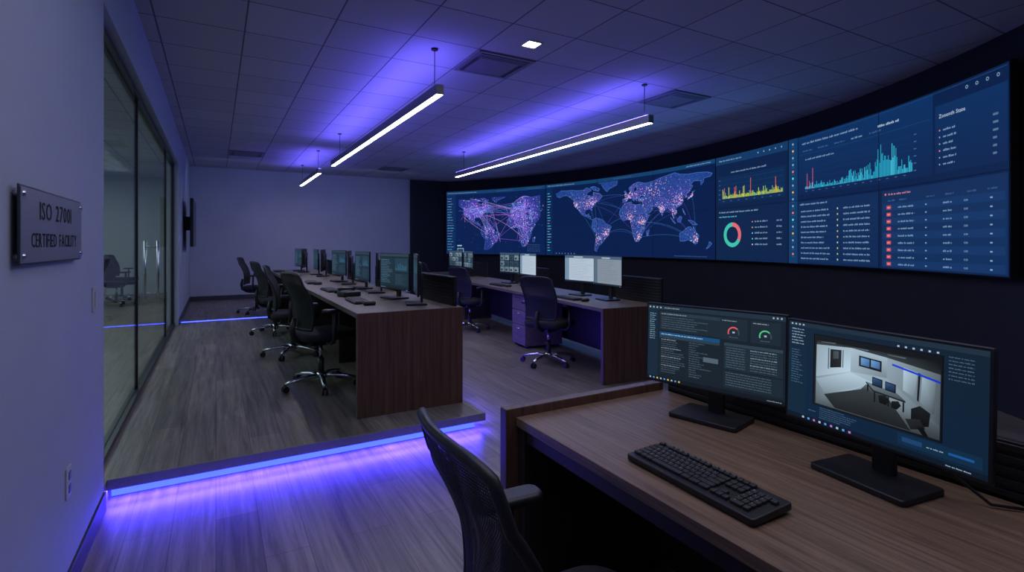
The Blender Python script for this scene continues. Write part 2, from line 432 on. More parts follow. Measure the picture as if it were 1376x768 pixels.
MB().box(.007, .012, -.017, .017, -.034, .034).build('rocker', 'white', cp, .002)
t = thing('power_outlet', 'white wall outlet low on the left wall', 'outlet', (XL, 2.60, .445))
cp = MB().box(0, .007, -.037, .037, -.06, .06).build('cover_plate', 'white', t, .003)
for z in (-.025, .025): MB().pill(.008, 0, z, .004, .03, .03, .001, .001).build('socket', 'alu', cp)
t = thing('wall_screen', 'black flat screen mounted on the far left wall', 'television', (XL, 11.2, 1.74))
MB().box(.0, .11, -.15, .15, -.12, .12).build('bracket', 'black', t)
MB().box(.11, .16, -.68, .68, -.42, .42).build('housing', 'black', t, .006)
MB().box(.1601, .162, -.665, .665, -.405, .405).build('screen', 'gloss', t)

# ------------------------------------------------------------------ video wall
A_L = 36.5
ARC = R(A_L+37.6)*RV; CW = ARC/8; Z0 = 1.093; HV = 1.70
def vmap(u, v, L):
    a = R(A_L)-u/RV; rr = RV-.0025*L
    return (CX+rr*math.cos(a), CY+rr*math.sin(a), Z0+v)
vw = thing('video_wall', 'huge curved video wall of tiled displays with world maps and dashboards', 'video wall', (6.9, 7.46, Z0))
def vpart(cv, name, c0, c1):
    for c in range(c0+1, c1): cv.rect(c*CW-.0045, .015, c*CW+.0045, HV-.015, (.001, .004, .012), 7)
    cv.rect(c0*CW+.01, HV/2-.003, c1*CW-.01, HV/2+.003, (.001, .005, .016), 7)
    o = cv.build(name, 'vwall', vmap); o.parent = vw; o.matrix_parent_inverse = Matrix.Translation((-6.9, -7.46, -Z0)); return o
# panels
for c in range(8):
    for r in range(2):
        vs = []; fs = []; nn = 6
        for i in range(nn+1):
            u = c*CW+.002+(CW-.004)*i/nn
            for (L, zz) in ((0, 0), (0, 1), (-24, 0), (-24, 1)):
                vs.append(vmap(u, r*HV/2+.002+zz*(HV/2-.004), L))
        for i in range(nn):
            p = i*4; q = p+4
            fs += [(p, q, q+1, p+1), (p+2, p+3, q+3, q+2), (p+1, q+1, q+3, p+3), (p, p+2, q+2, q)]
        fs += [(0, 1, 3, 2), (nn*4, nn*4+2, nn*4+3, nn*4+1)]
        o = MB().add(vs, fs).build('display_panel', 'gloss'); o.parent = vw; o.matrix_parent_inverse = Matrix.Translation((-6.9, -7.46, -Z0))
NA = [(-168,66),(-156,71),(-140,70),(-128,70),(-115,68),(-100,68),(-94,72),(-85,69),(-82,66),(-93,61),(-92,57),(-82,55),(-80,51),(-78,56),(-77,62),(-70,60),(-64,59),(-56,53),(-60,48),(-66,44),(-70,42),(-75,38),(-76,35),(-81,31),(-80,26),(-82,28),(-85,30),(-94,29),(-97,26),(-97,20),(-91,18),(-88,21),(-87,16),(-83,15),(-83,10),(-78,8),(-85,11),(-95,16),(-105,20),(-112,29),(-114,31),(-117,33),(-122,37),(-124,44),(-123,49),(-132,55),(-140,60),(-150,60),(-158,57),(-165,60)]
LANDS = [NA, [(-85,72),(-75,73),(-62,67),(-65,63),(-75,65)], [(-55,81),(-30,82),(-20,78),(-22,71),(-40,65),(-45,60),(-53,67),(-58,75),(-68,78)],
 [(-78,8),(-72,12),(-62,10),(-52,5),(-48,0),(-35,-6),(-39,-15),(-41,-22),(-48,-27),(-54,-34),(-58,-38),(-65,-42),(-67,-48),(-69,-53),(-74,-51),(-73,-40),(-71,-30),(-70,-18),(-77,-12),(-81,-5),(-80,1)],
 [(-17,15),(-16,22),(-9,31),(-5,35),(10,37),(11,33),(20,31),(32,31),(37,21),(43,12),(51,12),(42,-2),(40,-12),(35,-20),(32,-28),(26,-34),(19,-34),(14,-22),(12,-12),(9,-1),(9,4),(4,6),(-8,4),(-13,9)],
 [(-9,37),(-9,43),(-1,44),(-4,48),(3,51),(8,54),(9,57),(12,54),(20,55),(24,59),(21,63),(25,65),(17,62),(16,57),(12,56),(6,58),(5,62),(14,68),(25,71),(40,67),(45,67),(60,69),(72,72),(85,74),(104,77),(115,73),(130,71),(150,71),(170,69),(179,66),(175,62),(163,61),(162,56),(157,51),(156,58),(143,59),(136,54),(141,52),(135,44),(128,40),(129,35),(126,35),(125,39),(118,39),(122,37),(120,34),(122,30),(118,24),(110,21),(106,19),(109,12),(105,9),(101,13),(103,2),(100,6),(98,16),(94,17),(90,22),(86,20),(80,14),(78,8),(73,17),(70,22),(66,25),(57,26),(51,28),(56,25),(59,22),(52,16),(44,13),(39,21),(35,28),(35,36),(27,37),(27,41),(35,42),(41,42),(37,46),(31,46),(28,43),(23,40),(23,37),(19,41),(13,45),(18,40),(16,38),(10,44),(4,43),(-1,38)],
 [(-5,50),(1,51),(0,54),(-3,58),(-6,57),(-3,54)], [(130,31),(136,34),(141,36),(142,43),(145,44),(140,42),(138,37),(131,34)], [(109,1),(115,6),(119,4),(116,-4),(110,-3)], [(95,5),(104,-3),(106,-6),(101,-3)],
 [(131,-1),(141,-3),(150,-9),(141,-9),(135,-4)], [(44,-17),(50,-14),(48,-24),(44,-24)], [(173,-35),(178,-38),(172,-44),(167,-46),(172,-40)],
 [(114,-22),(122,-18),(131,-12),(137,-12),(141,-17),(142,-11),(146,-19),(153,-26),(150,-37),(145,-39),(138,-34),(131,-32),(124,-34),(115,-34)], [(120,18),(124,12),(126,7),(121,13)]]
def scan(poly, y):
    xs = []
    for i in range(len(poly)):
        (xa, ya), (xb, yb) = poly[i], poly[(i+1) % len(poly)]
        if (ya > y) != (yb > y): xs.append(xa+(y-ya)/(yb-ya)*(xb-xa))
    xs.sort(); return xs
def inside(x, y):
    for p in LANDS:
        xs = scan(p, y)
        for i in range(0, len(xs)-1, 2):
            if xs[i] <= x <= xs[i+1]: return True
    return False
def world_map(cv, u0, u1, v0, v1, lon0, lon1, lat0, lat1, hubs, step=.016, cell=.04, base=(.018, .014, .12), hot=(.30, .07, .62), outline=(.08, .07, .4)):
    fu = lambda lo: u0+(lo-lon0)/(lon1-lon0)*(u1-u0)
    fv = lambda la: v0+(la-lat0)/(lat1-lat0)*(v1-v0)
    hp = [(fu(a), fv(b), k, sg) for a, b, k, sg in hubs]
    v = v0
    while v < v1:
        la = lat0+(v+step/2-v0)/(v1-v0)*(lat1-lat0)
        for p in LANDS:
            xs = scan(p, la)
            for i in range(0, len(xs)-1, 2):
                a = max(u0, fu(xs[i])); b = min(u1, fu(xs[i+1]))
                x = a
                while x < b:
                    e = min(b, x+cell); g = 0
                    for hx, hy, k, sg in hp: g += k*math.exp(-((x-hx)**2+(v-hy)**2)/(2*sg*sg))
                    g = min(g, 1.5); nz_ = random.uniform(.7, 1.25)
                    cv.poly([(x, v), (e, v), (e, v+step), (x, v+step)], tuple((base[i_]+hot[i_]*g)*nz_ for i_ in range(3)), 2)
                    x = e
        v += step
    for p in LANDS:
        for i in range(len(p)):
            q0 = (fu(p[i][0]), fv(p[i][1])); q1 = (fu(p[(i+1) % len(p)][0]), fv(p[(i+1) % len(p)][1]))
            if min(q0[0], q1[0]) > u0 and max(q0[0], q1[0]) < u1 and min(q0[1], q1[1]) > v0 and max(q0[1], q1[1]) < v1:
                cv.line(q0, q1, .007, outline, 3)
    return fu, fv, hp
def inmap(x, y, m):
    lon0, lon1, lat0, lat1, u0, u1, v0, v1 = m
    return inside(lon0+(x-u0)/(u1-u0)*(lon1-lon0), lat0+(y-v0)/(v1-v0)*(lat1-lat0))
TXT = rgb(132, 163, 198); DIM = rgb(62, 98, 145)
# --- left map screen (columns 1-2): landmasses joined by a dense glowing network
cv = Canvas(.12); U1 = 2*CW
cv.rect(.015, .015, U1-.01, HV-.015, rgb(9, 32, 80), 1)
cv.rect(.015, HV-.10, U1-.01, HV-.015, rgb(20, 62, 108), 2)
cv.words(.06, HV-.07, .9, .045, TXT); cv.words(1.6, HV-.07, .5, .045, DIM); cv.words(2.5, HV-.07, .5, .045, DIM)
cv.rect(.015, .015, .30, HV-.10, rgb(12, 44, 92), 2)
for k in range(20): cv.words(.05, .12+k*.072, random.uniform(.12, .2), .045, TXT if k % 4 else rgb(90, 200, 230))
hubs = [(-118, 36, .5, .14), (-92, 42, .8, .2), (-75, 40, 1.0, .16), (-105, 55, .4, .22), (-55, 48, .2, .2), (-60, 0, .3, .14), (-46, -20, .4, .12), (-5, 45, .6, .16), (12, 48, .9, .2), (30, 52, .5, .2), (5, 20, .4, .18), (28, -22, .3, .12), (38, 30, .4, .15), (30, 5, .3, .14)]
m1 = (-135, 62, -42, 72, .40, U1-.16, .12, HV-.22)
fu, fv, hp = world_map(cv, m1[4], m1[5], m1[6], m1[7], *m1[:4], hubs, base=(.016, .038, .22), hot=(.05, .015, .20), outline=(.08, .14, .55))
for i in range(130):
    a = random.choice(hp); near = sorted(hp, key=lambda t_: (t_[0]-a[0])**2+(t_[1]-a[1])**2)[1:6]; b = random.choice(near if random.random() < .72 else hp); p = None
    ax, ay = a[0]+random.gauss(0, .12), a[1]+random.gauss(0, .09); bx_, by_ = b[0]+random.gauss(0, .12), b[1]+random.gauss(0, .09)
    cx_ = (ax+bx_)/2; cy_ = (ay+by_)/2+random.uniform(-.05, .18)
    c_ = random.choice([(.28, .12, .8), (.40, .12, .75), (.08, .22, .8), (.65, .38, .95), (.20, .10, .7), (.05, .4, .7)])
    for k in range(11):
        w = k/10; q = ((1-w)**2*ax+2*w*(1-w)*cx_+w*w*bx_, (1-w)**2*ay+2*w*(1-w)*cy_+w*w*by_)
        if p and .33 < q[0] < U1-.03 and .06 < q[1] < HV-.12: cv.line(p, q, .0050, c_, 4)
        p = q
for i in range(1000):
    hx, hy, k, sg = random.choice(hp); x = random.gauss(hx, sg*1.2); y = random.gauss(hy, sg*1.0)
    if .38 < x < U1-.04 and .1 < y < HV-.15 and inmap(x, y, m1): cv.disc(x, y, random.uniform(.005, .012), random.choice([(1, .4, .9), (.7, .25, .85), (1, .85, 1), (.45, .35, 1), (.3, .6, 1), (.2, .75, .95)]), 5, 4)
for i in range(60): cv.disc(random.uniform(.4, U1-.1), random.uniform(.1, 1.5), .007, rgb(90, 150, 220), 5, 4)
cv.rect(.36, .06, .56, .17, rgb(120, 160, 180), 5); cv.rect(.38, .08, .54, .15, rgb(40, 60, 80), 6); cv.rect(.36, .22, .5, .25, rgb(160, 190, 210), 5)
for k in range(4): cv.words(2.55, .10+k*.05, .4, .04, DIM)
vpart(cv, 'network_map_view', 0, 2)
# --- big world map (columns 3-5)
cv = Canvas(.12); a_, b_ = 2*CW+.01, 5*CW-.01
cv.rect(a_, .015, b_, HV-.015, rgb(8, 30, 74), 1)
cv.rect(a_, HV-.09, b_, HV-.015, rgb(20, 64, 108), 2); cv.words(a_+.06, HV-.065, .8, .045, TXT); cv.words(a_+2.0, HV-.065, .5, .045, DIM); cv.words(b_-.7, HV-.065, .6, .045, TXT)
cv.rect(a_, .015, a_+.2, HV-.09, rgb(10, 40, 84), 2)
for k in range(22): cv.rect(a_+.05, .12+k*.064, a_+.05+random.uniform(.05, .12), .132+k*.064, TXT if k % 3 else rgb(80, 200, 230), 3)
for k in range(1, 9):
    x = a_+.25+k*.5
    cv.rect(x, .03, x+.004, HV-.1, rgb(12, 40, 88), 2)
for k in range(1, 5): cv.rect(a_+.22, k*.32, b_, k*.32+.004, rgb(12, 40, 88), 2)
hubs = [(-120, 38, .4, .12), (-88, 40, .6, .22), (-75, 41, .8, .12), (-46, -18, .5, .14), (5, 49, 1.0, .18), (30, 45, .5, .22), (78, 20, .8, .14), (115, 32, .7, .2), (138, 36, .7, .08), (148, -34, .4, .12), (8, 8, .5, .12), (35, 0, .3, .14), (28, -27, .4, .1), (105, 12, .5, .12), (-68, -30, .2, .14), (60, 55, .2, .3)]
m2 = (-168, 180, -56, 78, a_+.30, b_-.05, .08, HV-.11)
fu, fv, hp = world_map(cv, m2[4], m2[5], m2[6], m2[7], *m2[:4], hubs, base=(.016, .058, .27), hot=(.04, .004, .08), outline=(.07, .18, .55))
for i in range(2300):
    hx, hy, k, sg = random.choice(hp); s_ = random.choice([.45, 1.1, 1.5]); x = random.gauss(hx, sg*s_); y = random.gauss(hy, sg*s_*.8)
    if inmap(x, y, m2): cv.disc(x, y, random.uniform(.004, .009)*(1.35 if s_ == .45 else 1), random.choice([(1, .45, .85), (1, .9, 1), (1, .4, .35)]) if s_ == .45 else random.choice([(.7, .25, .8), (.4, .3, .95), (.2, .5, .95), (.9, .35, .4), (.2, .75, .9)]), 5, 4)
for i in range(1300):
    x = random.uniform(a_+.3, b_-.06); y = random.uniform(.1, 1.55)
    if inmap(x, y, m2): cv.disc(x, y, .0055, random.choice([rgb(60, 110, 200), rgb(80, 90, 195), rgb(70, 145, 210)]), 4, 4)
for i in range(60):
    a, b = random.sample(hp, 2); p = None; am = random.uniform(.03, .2)
    if abs(a[0]-b[0]) > 1.6: continue
    c_ = random.choice([rgb(50, 80, 165), rgb(80, 60, 165), rgb(50, 110, 170)])
    for k in range(21):
        w = k/20; q = (a[0]*(1-w)+b[0]*w, a[1]*(1-w)+b[1]*w+am*math.sin(PI*w))
        if p and q[1] < HV-.1: cv.line(p, q, .0045, c_, 4)
        p = q
for k in range(7): cv.disc(a_+.32+k*.09, .06, .013, rgb(90, 150, 200), 4, 6)
cv.words(b_-1.0, .05, .8, .04, DIM)
vpart(cv, 'world_map_view', 2, 5)
# --- narrow dashboard (column 6)
cv = Canvas(.12); a_, b_ = 5*CW+.01, 6*CW-.008
cv.rect(a_, .015, b_, HV-.015, rgb(13, 35, 72), 1); cv.rect(a_, HV-.14, b_, HV-.015, rgb(20, 58, 102), 2)
for k in range(5): cv.disc(b_-.12-k*.12, HV-.075, .013, TXT, 3, 6)
cv.words(a_+.08, HV-.095, .5, .05, TXT)
cv.words(a_+.35, 1.40, .75, .055, TXT)
cv.rect(a_+.05, .93, b_-.05, 1.36, rgb(13, 42, 82), 2)
for k in range(5): cv.rect(a_+.14, 1.0+k*.075, b_-.08, 1.003+k*.075, rgb(36, 70, 110), 3); cv.rect(a_+.07, .995+k*.075, a_+.11, 1.006+k*.075, DIM, 3)
x = a_+.16; k = 0
while x < b_-.1:
    h_ = .022+.03*abs(math.sin(k*.37))+random.choice([0, 0, 0, .02, .05, .14])*random.random()
    cc = (.62, .64, .05) if random.random() < .7 else (.22, .6, .2)
    cv.rect(x, 1.0, x+.009, 1.0+h_, cc, 4); x += .0145; k += 1
for xx in (.2, .43, .46, .78, 1.3): cv.rect(a_+xx, 1.0, a_+xx+.009, 1.0+random.uniform(.16, .3), (.85, .15, .1), 5)
for xx in (.3, .62, .95, 1.05): cv.rect(a_+xx, 1.0, a_+xx+.009, 1.0+random.uniform(.1, .24), (.65, .75, .1), 5)
for k in range(8): cv.rect(a_+.16+k*.17, .955, a_+.20+k*.17, .965, DIM, 3)
cv.rect(a_+.05, .06, b_-.05, .83, rgb(12, 37, 74), 2)
cv.words(a_+.08, .77, .85, .055, TXT); cv.words(a_+.08, .70, .4, .045, rgb(100, 200, 220))
cv.ring(a_+.38, .42, .13, .195, 90, 330, (.05, .52, .40), 4, 30); cv.ring(a_+.38, .42, .13, .195, -30, 90, (.75, .14, .17), 4, 14)
for k, cc in enumerate([(.9, .2, .2), (.9, .35, .3), (.2, .7, .9), (.1, .8, .4), (.6, .7, .9)]):
    y = .60-k*.085; cv.disc(a_+.82, y+.008, .011, cc, 4, 8); cv.words(a_+.87, y, .26, .052, TXT); cv.words(a_+1.32, y, .1, .052, TXT)
vpart(cv, 'status_dashboard', 5, 6)
# --- wide dashboard (columns 7-8)
cv = Canvas(.12); a_, b_ = 6*CW+.008, 8*CW-.012
cv.rect(a_, .015, b_, HV-.015, rgb(11, 33, 72), 1)
cv.rect(a_, .015, a_+.17, HV-.015, rgb(17, 58, 102), 2)
for k in range(17):
    cc = [(.9, .2, .15), TXT, TXT, (.9, .45, .1), TXT, (.1, .8, .9)][k % 6]
    cv.disc(a_+.085, .14+k*.092, .017, cc, 3, 6); cv.rect(a_+.055, .100+k*.092, a_+.115, .105+k*.092, DIM, 3)
s0 = a_+.22; sp = a_+2.32
def grect(x0, y0, x1, y1, c0, c1, L):
    n_ = max(1, int((x1-x0)/.12))
    for i in range(n_):
        xa = x0+(x1-x0)*i/n_; xb = x0+(x1-x0)*(i+1)/n_
        cv.poly([(xa, y0), (xb, y0), (xb, y1), (xa, y1)], [c0, c0, c1, c1], L)
grect(s0-.03, .92, sp-.06, HV-.03, rgb(14, 38, 80), rgb(13, 50, 98), 2); grect(sp-.03, .92, b_-.01, HV-.16, rgb(14, 38, 80), rgb(14, 48, 94), 2)
cv.words(s0+.04, 1.57, .95, .055, TXT); cv.rect(s0-.03, HV-.04, b_-.01, HV-.036, rgb(36, 80, 130), 3)
for k in range(5): cv.words(s0+.05+k*.28, 1.475, .17, .048, DIM if k != 3 else TXT)
cv.words(s0+1.3, 1.52, .3, .055, rgb(180, 200, 225)); cv.rect(s0, 1.44, sp-.1, 1.443, rgb(36, 74, 122), 3)
cv.words(s0+.1, 1.36, .5, .045, TXT)
bx0, bx1, by = s0+.1, sp-.32, .985
for k in range(6): cv.rect(bx0, by+k*.07, bx1, by+.002+k*.07, rgb(30, 64, 108), 3)
for k in range(6): cv.rect(bx1+.02, by+k*.07, bx1+.055, by+.010+k*.07, DIM, 3)
x = bx0; k = 0
while x < bx1:
    w = (x-bx0)/(bx1-bx0); env = .03+.012*math.sin(w*14)+.05*w+.16*math.exp(-((w-.78)/.11)**2)+.07*math.exp(-((w-.47)/.05)**2)+.05*math.exp(-((w-.95)/.04)**2)
    h_ = max(.012, env*random.choice([.3, .55, .8, 1, 1.2, 1.75])); cv.rect(x, by, x+.0095, by+h_, (.02, .36, .56) if random.random() < .75 else (.06, .55, .72), 4)
    x += .0135
for w, h_ in ((.02, .20), (.045, .10), (.08, .26)): cv.rect(bx0+w*(bx1-bx0), by, bx0+w*(bx1-bx0)+.007, by+h_, (.75, .12, .22), 5)
for k in range(14): cv.rect(bx0+k*.12, .955, bx0+k*.12+.035, .963, DIM, 3)
cv.text(sp+.02, 1.42, 'Zosonth State', .034, rgb(185, 203, 228), 4, 1.1)
for k in range(4): cv.ring(b_-.1-k*.11, HV-.085, .010, .016, 0, 360, TXT, 3, 8)
for k in range(6):
    y = 1.30-k*.062; cv.disc(sp+.03, y+.008, .008, [(.8, .2, .3), TXT, TXT, (.8, .3, .3), TXT, TXT][k], 4, 8); cv.words(sp+.07, y, random.uniform(.1, .16), .042, TXT)
    cv.text(b_-.15, y, random.choice(['0000', '000', '0080', '0050']), .019, TXT, 4)
# lower tables
grect(s0-.03, .03, a_+CW-.03, .83, rgb(12, 40, 82), rgb(16, 44, 86), 2); grect(a_+CW+.02, .03, b_-.01, .83, rgb(14, 46, 90), rgb(18, 46, 88), 2)
cv.words(s0, .78, .5, .05, TXT)
for k in range(10):
    y = .69-k*.068
    cv.rect(s0-.01, y-.02, a_+CW-.05, y-.018, rgb(34, 68, 112), 3)
    cv.words(s0+.02, y, random.uniform(.4, .56), .046, TXT); cv.rect(s0+.66, y, s0+.675, y+.02, (.7, .6, .15) if k % 3 else (.6, .7, .8), 4); cv.words(s0+.76, y, .42, .046, TXT)
q = a_+CW+.06
cv.disc(q+.02, .79, .012, (.9, .15, .2), 4, 8); cv.words(q+.06, .78, .3, .042, (.65, .25, .32))
for x in (.0, .16, .52, .75, 1.0, 1.22): cv.words(q+x+.05, .715, .1, .036, DIM)
for k in range(9):
    y = .64-k*.073
    if k % 2 == 0: cv.rect(q-.02, y-.022, b_-.03, y+.05, rgb(20, 53, 100), 3)
    cv.rect(q+.04, y-.006, q+.10, y+.030, (.60, .08, .12), 5); cv.rect(q+.055, y+.008, q+.085, y+.014, (.95, .5, .5), 6)
    cv.words(q+.2, y, .22, .040, TXT, 5); cv.rect(q+.56, y+.002, q+.578, y+.014, TXT, 5); cv.words(q+.78, y, .1, .038, TXT, 5); cv.text(q+1.02, y, '0.00', .018, TXT, 5); cv.rect(q+1.3, y+.002, q+1.325, y+.014, TXT, 5)
vpart(cv, 'metrics_dashboard', 6, 8)

# ------------------------------------------------------------------ screen contents for monitors
def ui_dark(w, h, seed=0, hue=0):
    random.seed(seed); c = Canvas()
    bg = rgb(22, 36, 50); c.rect(0, 0, w, h, bg, 1); c.rect(0, h*.93, w, h, rgb(44, 60, 74), 2); c.rect(0, 0, w, h*.05, rgb(20, 30, 40), 2)
    t1 = rgb(110, 140, 160); t2 = rgb(64, 92, 112)
    for k in range(6): c.rect(w*(.03+k*.03), h*.015, w*(.043+k*.03), h*.037, t1, 3)
    c.rect(w*.02, h*.1, w*.5, h*.88, rgb(26, 44, 58), 2); c.rect(w*.53, h*.1, w*.98, h*.45, rgb(28, 48, 62), 2); c.rect(w*.53, h*.5, w*.98, h*.88, rgb(32, 56, 70), 2)
    for k in range(14): c.words(w*.04, h*(.82-k*.05), w*random.uniform(.2, .42), h*.035, t1 if k % 3 else rgb(90, 160, 190))
    for k in range(6): c.words(w*.55, h*(.4-k*.05), w*random.uniform(.2, .38), h*.032, t2)
    for k in range(16): c.rect(w*(.56+k*.024), h*.54, w*(.568+k*.024), h*(.56+random.random()*.22), rgb(60, 110, 146), 3)
    return c
def ui_light(w, h, seed=0, tone=1.0):
    random.seed(seed); c = Canvas()
    c.rect(0, 0, w, h, rgb(176*tone, 192*tone, 208*tone), 1); c.rect(0, h*.9, w, h, rgb(72, 96, 120), 2); c.rect(0, 0, w, h*.05, rgb(30, 46, 62), 2); c.rect(0, h*.05, w*.14, h*.9, rgb(116*tone, 144*tone, 168*tone), 2)
    for k in range(12): c.words(w*.18, h*(.82-k*.062), w*random.uniform(.45, .75), h*.035, rgb(110*tone, 132*tone, 152*tone))
    c.rect(w*.3, h*.925, w*.6, h*.965, rgb(170, 190, 205), 3)
    return c
def ui_tiles(w, h, seed=0):
    random.seed(seed); c = Canvas(); c.rect(0, 0, w, h, rgb(20, 36, 50), 1); c.rect(0, h*.92, w, h, rgb(60, 84, 104), 2)
    for i in range(4):
        for j in range(3):
            b0 = random.choice([(66, 92, 108), (96, 118, 132), (46, 68, 86), (116, 134, 148)])
            c.rect(w*(.03+i*.24), h*(.06+j*.29), w*(.24+i*.24), h*(.31+j*.29), rgb(*b0), 2)
            c.rect(w*(.06+i*.24), h*(.1+j*.29), w*(.15+i*.24), h*(.2+j*.29), rgb(34, 48, 60), 3)
    return c
def ui_near_left(w, h):
    random.seed(3); c = Canvas()
    def r(x0, y0, x1, y1, col, L=2): c.rect(x0*w, y0*h, x1*w, y1*h, col, L)
    T = rgb(160, 176, 190); D = rgb(92, 110, 126)
    r(0, 0, 1, 1, rgb(24, 34, 44), 1); r(0, .945, 1, 1, rgb(34, 50, 64)); r(0, 0, 1, .05, rgb(18, 26, 36))
    r(0, .05, .085, .945, rgb(25, 42, 58))
    for k in range(4): r(.01+k*.03, .962, .022+k*.03, .982, T, 3)
    c.words(.14*w, .965*h, .12*w, .03*h, T)
    for k in range(3): r(.92+k*.025, .965, .93+k*.025, .985, T, 3)
    for k in range(13): c.words(.015*w, (.88-k*.028)*h, random.uniform(.035, .055)*w, .024*h, T if k % 3 else rgb(110, 190, 220))
    r(.1, .67, .57, .92, rgb(29, 42, 53)); r(.1, .875, .57, .915, rgb(40, 56, 70), 3)
    c.words(.115*w, .887*h, .2*w, .028*h, T, 4)
    for k in range(6): c.words(.115*w, (.845-k*.029)*h, random.uniform(.2, .42)*w, .024*h, D)
    r(.1, .60, .57, .65, rgb(24, 76, 120), 3); c.words(.115*w, .617*h, .33*w, .028*h, rgb(190, 215, 235), 4)
    r(.1, .57, .57, .598, rgb(46, 60, 72), 3)
    for k in range(16):
        y = .548-k*.0285; c.words(.115*w, y*h, random.uniform(.1, .2)*w, .024*h, T if k % 4 == 0 else D); c.words(.34*w, y*h, random.uniform(.05, .18)*w, .024*h, D)
        r(.1, y-.008, .57, y-.006, rgb(36, 50, 60), 3)
    for (cx, col) in ((.665, (.75, .10, .12)), (.875, (.08, .55, .22))):
        r(cx-.095, .66, cx+.095, .92, rgb(30, 43, 54))
        c.words((cx-.08)*w, .885*h, .1*w, .026*h, T)
        c.ring(cx*w, .75*h, .032*w, .041*w, -20, 200, rgb(60, 72, 84), 3, 20); c.ring(cx*w, .75*h, .032*w, .041*w, 45, 200, col, 4, 16)
        c.rect((cx-.008)*w, .745*h, (cx+.008)*w, .765*h, T, 4); c.words((cx-.03)*w, .69*h, .06*w, .024*h, D)
    r(.6, .30, .985, .62, rgb(31, 45, 56)); r(.6, .585, .985, .62, rgb(48, 63, 76), 3)
    for k in range(9): c.words(.615*w, (.558-k*.029)*h, .13*w, .024*h, D); c.words(.78*w, (.558-k*.029)*h, .17*w, .024*h, T if k % 3 == 0 else D)
    r(.6, .08, .985, .28, rgb(29, 42, 53))
    for k in range(6): c.words(.615*w, (.255-k*.029)*h, .3*w, .024*h, D)
    r(.45, .34, .56, .4, rgb(80, 96, 108), 4)
    for k in range(9): r(.02+k*.03, .014, .033+k*.03, .034, [T, rgb(90, 150, 220), rgb(210, 180, 90)][k % 3], 3)
    c.words(.89*w, .018*h, .09*w, .024*h, T)
    return c
def ui_near_right(w, h):
    random.seed(5); c = Canvas()
    def r(x0, y0, x1, y1, col, L=2): c.rect(x0*w, y0*h, x1*w, y1*h, col, L)
    T = rgb(165, 186, 208); D = rgb(84, 112, 138)
    c.poly([(0, 0), (w, 0), (w, h), (0, h)], [rgb(12, 38, 64), rgb(12, 34, 56), rgb(18, 34, 50), rgb(20, 38, 54)], 1)
    r(0, .955, 1, 1, rgb(32, 48, 62)); r(0, 0, 1, .045, rgb(12, 25, 40))
    r(0, .045, .12, .955, rgb(18, 40, 60))
    for k in range(4): r(.015+k*.025, .97, .026+k*.025, .985, T, 3)
    for k in range(6): c.words(.02*w, (.92-k*.03)*h, random.uniform(.06, .09)*w, .026*h, T)
    for k in range(14): c.words(.02*w, (.70-k*.026)*h, random.uniform(.04, .08)*w, .022*h, D)
    # security camera picture, seen from a high corner of an office
    px, py, pw, ph = .17, .19, .65, .71
    g = lambda v, t=(.90, 1.02, 1.10): rgb(min(255, v*t[0]), min(255, v*t[1]), min(255, v*t[2]))
    def q(pts, cols, L):
        cols = [g(x_) if isinstance(x_, (int, float)) else x_ for x_ in cols] if isinstance(cols, list) else g(cols) if isinstance(cols, (int, float)) else cols
        c.poly([((px+a*pw)*w, (py+b*ph)*h) for a, b in pts], cols, L)
    r(px-.005, py-.005, px+pw+.005, py+ph+.005, rgb(5, 9, 16), 2)
    q([(0, 0), (1, 0), (1, 1), (0, 1)], [30, 20, 20, 26], 3)
    q([(.02, .86), (.33, .90), (.33, .58), (.02, .40)], [160, 180, 205, 170], 4)      # left wall
    q([(.33, .90), (.62, .86), (.62, .60), (.33, .58)], [185, 175, 130, 165], 4)      # back wall
    q([(.62, .86), (.99, .78), (.99, .18), (.62, .60)], [160, 100, 76, 150], 4)       # right wall
    q([(.02, .40), (.33, .58), (.62, .60), (.99, .18), (.99, .02), (.02, .02)], [140, 185, 160, 84, 54, 86], 4)   # floor
    q([(.02, .37), (.10, .20), (.33, .32), (.52, .50), (.33, .57)], [165, 135, 175, 185, 200], 5)        # bright floor pool
    q([(.10, .18), (.20, .03), (.80, .03), (.64, .34), (.42, .38)], [46, 34, 30, 52, 60], 6)                # dark carpet
    q([(.42, .38), (.64, .34), (.60, .44), (.46, .46)], [60, 52, 90, 100], 6)
    q([(.02, .93), (.02, .86), (.33, .90), (.62, .86), (.99, .78), (.99, .93)], [20, 70, 60, 60, 40, 14], 5)
    for k in range(3): q([(.06+k*.28, .915-k*.005), (.20+k*.28, .925-k*.012), (.19+k*.28, .912-k*.012), (.07+k*.28, .902-k*.005)], [90, 110, 100, 80], 6)
    q([(.15, .83), (.15, .57), (.25, .61), (.25, .845)], [34, 26, 40, 44], 6); q([(.175, .81), (.175, .70), (.225, .72), (.225, .82)], [70, 60, 80, 86], 7)
    q([(.13, .84), (.13, .55), (.14, .553), (.14, .842)], 90, 7); q([(.26, .85), (.26, .61), (.268, .612), (.268, .85)], 90, 7)
    q([(.40, .82), (.58, .80), (.58, .66), (.40, .68)], [30, 24, 26, 34], 6)
    for k in range(2): q([(.415+k*.082, .80-k*.008), (.485+k*.082, .79-k*.008), (.485+k*.082, .69), (.415+k*.082, .70)], [rgb(110, 160, 210), rgb(80, 120, 180), rgb(60, 90, 140), rgb(90, 130, 180)], 7)
    # long desk with a thin bright top, legs and equipment on it
    q([(.46, .50), (.70, .44), (.76, .37), (.52, .41)], [120, 96, 70, 100], 8)
    q([(.46, .50), (.52, .41), (.52, .39), (.46, .48)], [40, 30, 24, 30], 8); q([(.52, .41), (.76, .37), (.76, .35), (.52, .39)], [44, 30, 20, 30], 8)
